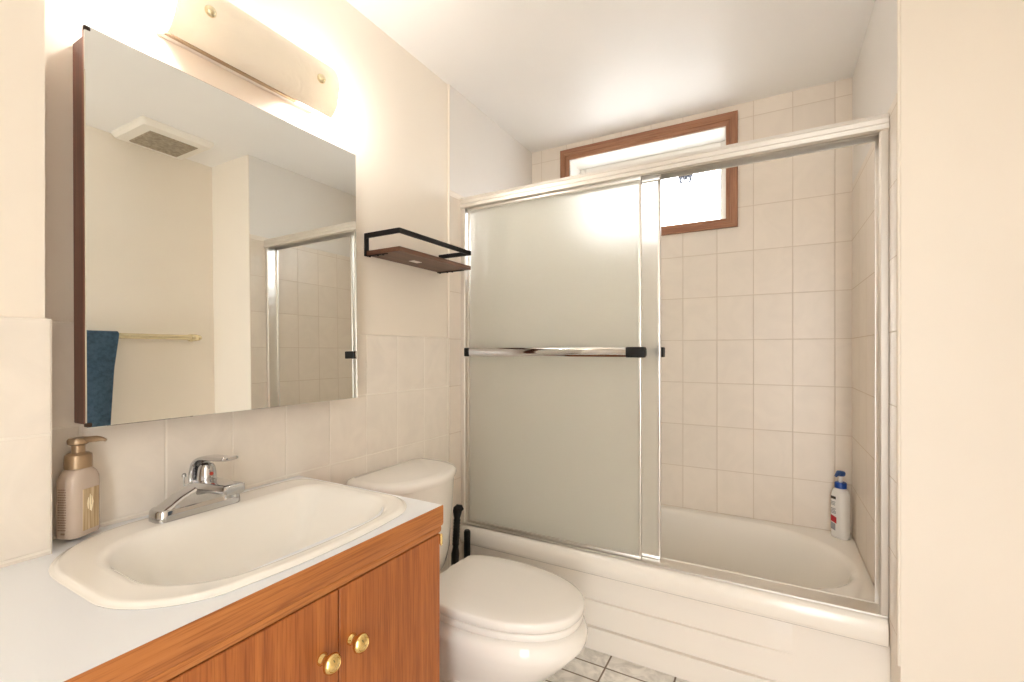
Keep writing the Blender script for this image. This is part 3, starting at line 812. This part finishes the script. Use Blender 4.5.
L = [egg(-1.12, -.630, TYC, .112, 0.0, N, 2.6, .45), egg(-1.118, -.632, TYC, .110, .02, N, 2.6, .45), egg(-1.10, -.642, TYC, .098, .045, N, 2.5, .45), egg(-1.09, -.640, TYC, .094, .09, N, 2.4, .47),
     egg(-1.08, -.625, TYC, .099, .14, N, 2.3, .48), egg(-1.07, -.596, TYC, .118, .185, N, 2.2, .49), egg(-1.06, -.546, TYC, .148, .235, N, 2.15, .50), egg(-1.05, -.496, TYC, .171, .285, N, 2.12, .51),
     egg(-1.04, -.463, TYC, .185, .325, N, 2.12, .51), egg(-1.035, -.459, TYC, .187, .345, N, 2.12, .51), egg(-1.035, -.465, TYC, .182, .366, N, 2.12, .51), egg(-1.03, -.478, TYC, .170, .3785, N, 2.12, .51)]
loft(L, bm=bm)
obj('bowl', bm, M['porcelain'], tl, smooth=60)
# trapway bulge on each side of the pedestal
for s_ in (-1, 1):
    bm = bmesh.new()
    path = spline([(-.80, TYC + s_ * .085, .20), (-.88, TYC + s_ * .100, .10), (-.97, TYC + s_ * .098, .07), (-1.04, TYC + s_ * .090, .12), (-1.08, TYC + s_ * .08, .22)], 6)
    tube(path, [.030] * 4 + [.036] * (len(path) - 8) + [.030] * 4, n=14, bm=bm)
    obj('trapway', bm, M['porcelain'], tl, smooth=60)
def slab_egg(z0, z1, xb, xf, hw, edge, top_in=0.03, crown=0.0):
    a = [egg(xb, xf, TYC, hw, z0, N, 2.2, .47)]
    # straight cut at the back
    def cutb(lp, xc): return [Vector((max(p.x, xc), p.y, p.z)) for p in lp]
    loops = [egg(xb - .09 + .001, xf - .001, TYC, hw - .001, z0, N, 2.2, .47), egg(xb - .09, xf, TYC, hw, z0 + .001, N, 2.2, .47), egg(xb - .09, xf, TYC, hw, z1 - edge, N, 2.2, .47),
             egg(xb - .09 + edge * .4, xf - edge * .4, TYC, hw - edge * .4, z1 - edge * .3, N, 2.2, .47), egg(xb - .09 + edge * 1.5, xf - edge * 1.5, TYC, hw - edge * 1.5, z1, N, 2.2, .47),
             egg(xb - .09 + .05, xf - .05, TYC, hw - .05, z1 + crown, N, 2.2, .47)]
    return loft([cutb(l, xb) for l in loops])
obj('seat', slab_egg(.3840, .4030, -.955, -.473, .177, .003), M['plastic_seat'], tl, smooth=50)
obj('seat_lid', slab_egg(.4085, .434, -.945, -.470, .1795, .006, crown=.003), M['plastic_seat'], tl, smooth=50)
for s_ in (-1, 1):
    bm = bmesh.new()
    box(bm, -.985, -.950, TYC + s_ * .075 - .018, TYC + s_ * .075 + .018, .380, .412, bev=.006)
    obj('hinge_cap', bm, M['plastic_seat'], tl, smooth=40)
bm = bmesh.new()
lathe([(.013, 0), (.013, .008), (.009, .012), (.0, .014)], (-.990, TYC - .13, .665), 'X', 16, bm=bm)
tube([(-.982, TYC - .13, .665), (-.974, TYC - .11, .664), (-.972, TYC - .06, .656)], [.006, .006, .005], n=10, bm=bm)
obj('flush_lever', bm, M['chrome'], tl, smooth=50)

# ------------------------------------------------------------------ cleaning tools between toilet and tub
tb = thing('toilet_brush', 'black toilet brush with a ribbed grip standing behind the toilet seat', 'toilet brush', (-1.165, 1.565, 0))
obj('brush_cup', lathe([(.040, 0), (.042, .004), (.040, .10), (.041, .13), (.037, .13), (.036, .10), (.036, .01), (.0, .008)], (-1.165, 1.565, 0), 'Z', 24), M['black_plastic'], tb, smooth=40)
ax0, ax1 = Vector((-1.166, 1.565, .06)), Vector((-1.138, 1.565, .523))
prof = [(0, .020), (.08, .020), (.12, .009), (.40, .009), (.42, .013), (.50, .0165), (.56, .0175), (.60, .014), (.63, .012)]
for k in range(9):
    t = .64 + k * .027
    prof += [(t, .0125), (t + .010, .0145), (t + .018, .0145), (t + .026, .0125)]
prof += [(.89, .0125), (.92, .016), (.955, .019), (.985, .0175), (1.0, .010)]
bm = bmesh.new()
tube([ax0.lerp(ax1, t) for t, r in prof], [r for t, r in prof], n=16, bm=bm)
tube([ax1 + Vector((-.004, 0, -.008)), ax1 + Vector((.012, .004, -.006)), ax1 + Vector((.022, .006, -.016))], [.014, .012, .006], n=10, bm=bm)
obj('handle', bm, M['black_plastic'], tb, smooth=40)
pl = thing('plunger', 'short black plunger handle against the tub apron beside the toilet brush', 'plunger', (-1.158, 1.662, 0))
obj('rubber_cup', lathe([(.034, 0), (.036, .006), (.033, .03), (.026, .055), (.016, .068), (.013, .085), (.0, .086)], (-1.158, 1.662, 0), 'Z', 24), M['black_plastic'], pl, smooth=40)
bm = bmesh.new()
tube([(-1.158, 1.662, .075), (-1.158, 1.662, .37), (-1.158, 1.662, .378), (-1.158, 1.662, .386)], [.0125, .0145, .0145, .011], n=16, bm=bm)
obj('handle', bm, M['black_plastic'], pl, smooth=40)

# ------------------------------------------------------------------ lotion bottle on the tub corner
lx, ly, lz = 0.253, 2.350, RZ + .0015
lo = thing('lotion_bottle', 'white pump bottle with a blue cap on the tub corner', 'bottle', (lx, ly, lz))
LA = R(-48)
def ll(hx, hy, r, z): return rot_loop(rrect(lx - hx * .88, lx + hx * .88, ly - hy, ly + hy, r, lz + z, 8, 3), (lx, ly), LA)
obj('bottle', loft([ll(.032, .019, .014, 0), ll(.0365, .0225, .018, .003), ll(.0375, .0235, .019, .012), ll(.0375, .0235, .019, .165), ll(.036, .0225, .019, .185), ll(.030, .020, .018, .199), ll(.020, .017, .0165, .207), ll(.018, .017, .0165, .209)]), M['lotion_white'], lo, smooth=50)
bm = bmesh.new()
lathe([(.0195, .207), (.0215, .208), (.0215, .228), (.0195, .231), (.0, .232)], (lx, ly, lz), 'Z', 24, bm=bm)
obj('collar', bm, M['blue_plastic'], lo, smooth=40)
obj('pump_stem', lathe([(.007, .231), (.007, .262), (.0, .263)], (lx, ly, lz), 'Z', 16), M['lotion_white'], lo, smooth=40)
bm = bmesh.new()
lathe([(.0, .257), (.014, .258), (.017, .264), (.017, .272), (.013, .277), (.0, .278)], (lx, ly, lz), 'Z', 20, bm=bm)
tube([(lx, ly, lz + .266), (lx - .014, ly - .022, lz + .268), (lx - .020, ly - .034, lz + .262)], [.009, .008, .0055], n=12, bm=bm)
obj('pump_head', bm, M['pump_grey_blue'], lo, smooth=50)
def decal(name, u0, u1, z0, z1, m, skew=0.0):
    """printed patch wrapped on the broad face of the bottle, u along the width"""
    bm = bmesh.new()
    ca, sa = math.cos(LA), math.sin(LA)
    def q(u, dv, z): return Vector((lx + u * ca + dv * sa, ly + u * sa - dv * ca, z))
    lo_ = [q(u0, .0232, lz + z0), q(u1, .0232, lz + z0 + skew), q(u1, .0232, lz + z1 + skew), q(u0, .0232, lz + z1)]
    hi_ = [q(u0, .0241, lz + z0), q(u1, .0241, lz + z0 + skew), q(u1, .0241, lz + z1 + skew), q(u0, .0241, lz + z1)]
    loft([lo_, hi_], bm=bm)
    return bm
obj('logo_print', decal('logo', -.0235, -.001, .160, .171, None), M['print_black'], lo)
bm = bmesh.new()
for z0, u1 in ((.146, -.003), (.140, -.006), (.134, -.004), (.118, -.002), (.112, -.005), (.106, 0.0), (.100, -.001)):
    t = decal('x', -.0235, u1, z0, z0 + .003, None)
    me = bpy.data.meshes.new('t'); t.to_mesh(me); t.free(); bm.from_mesh(me); bpy.data.meshes.remove(me)
obj('text_print', bm, M['print_grey'], lo)
obj('red_print', decal('red', -.0235, .002, .066, .092, None, skew=-.006), M['print_red'], lo)
obj('grey_print', decal('grey', -.0235, -.003, .034, .062, None, skew=-.004), M['print_grey'], lo)

# ------------------------------------------------------------------ things seen only in the mirror: towel bar, towel, exhaust fan
br = thing('towel_bar', 'pale brass towel bar on the wall reflected in the mirror', 'towel bar', (XO, 1.2, 1.283))
BZ = 1.283
obj('bar', tube([(0.612, 0.82, BZ), (0.612, 1.47, BZ)], .0145, n=14), M['pale_brass'], br, smooth=50)
for y in (0.80, 1.478):
    bm = bmesh.new()
    lathe([(.022, 0), (.022, -.006), (.012, -.012), (.011, -.045), (.0, -.046)], (XO - .0002, y, BZ), 'X', 18, bm=bm)
    s_ = 1 if y > 1 else -1
    lathe([(.0, -.024 * s_), (.016, -.022 * s_), (.019, -.010 * s_), (.019, .006 * s_), (.014, .014 * s_), (.017, .020 * s_), (.010, .032 * s_), (.0, .038 * s_)], (0.612, y, BZ), 'Y', 18, bm=bm)
    obj('end_post', bm, M['pale_brass'], br, smooth=45)
def towel():
    rows = []
    ny = 26
    path = []
    for k in range(16): path.append((0.634, BZ - .42 + .42 * k / 15))
    for k in range(1, 9):
        a = PI * k / 9
        path.append((0.612 + .022 * math.cos(a) * 1.0, BZ + .005 + .018 * math.sin(a)))
    for k in range(26): path.append((0.590, BZ - .50 * k / 25))
    def row(off):
        out = []
        for i, (x, z) in enumerate(path):
            out.append((x, z))
        return out
    t = .0055
    bm = bmesh.new()
    grid = []
    for i, (x, z) in enumerate(path):
        drop = max(0.0, BZ - z)
        line = []
        for j in range(ny + 1):
            f = j / ny
            y0, y1 = 0.84, 1.108 - drop * .055 - .012 * min(1, drop * 6)
            y = y0 + (y1 - y0) * f
            fold = .006 * math.sin(f * 9.0 + drop * 2.5) * min(1, drop * 5)
            line.append(Vector((x - fold if x < .612 else x + min(0, fold) * .4, y, z)))
        grid.append(line)
    vs = [[bm.verts.new(p) for p in l] for l in grid]
    for a, b in zip(vs, vs[1:]):
        for j in range(ny):
            bm.faces.new((a[j], a[j + 1], b[j + 1], b[j]))
    bmesh.ops.solidify(bm, geom=bm.faces[:], thickness=t)
    return bm
tag(obj('towel', towel(), M['towel'], None, smooth=60, loc=(0.612, 1.01, BZ)), 'dark blue terry towel hanging folded over the brass bar', 'towel')

fn = thing('exhaust_fan', 'square cream ceiling exhaust fan with brown grille, reflected in the mirror', 'exhaust fan', (0.475, 1.31, ZC))
bm = bmesh.new()
FX0, FX1, FY0, FY1 = 0.320, 0.640, 1.10, 1.435
loft([rrect(FX0, FX1, FY0, FY1, .012, ZC - .0005, 4, 2), rrect(FX0, FX1, FY0, FY1, .012, ZC - .014, 4, 2), rrect(FX0 + .012, FX1 - .012, FY0 + .012, FY1 - .012, .012, ZC - .032, 4, 2), rrect(FX0 + .05, FX1 - .05, FY0 + .05, FY1 - .05, .01, ZC - .036, 4, 2)], bm=bm)
obj('fan_cover', bm, M['fan_plastic'], fn, smooth=30)
bm = bmesh.new()
for k in range(14):
    x = FX0 + .062 + k * (FX1 - FX0 - .124) / 13
    box(bm, x - .0045, x + .0045, FY0 + .06, FY1 - .06, ZC - .042, ZC - .0362)
box(bm, FX0 + .056, FX1 - .056, FY0 + .056, FY1 - .056, ZC - .0385, ZC - .0362)
obj('grille', bm, M['fan_grille'], fn)
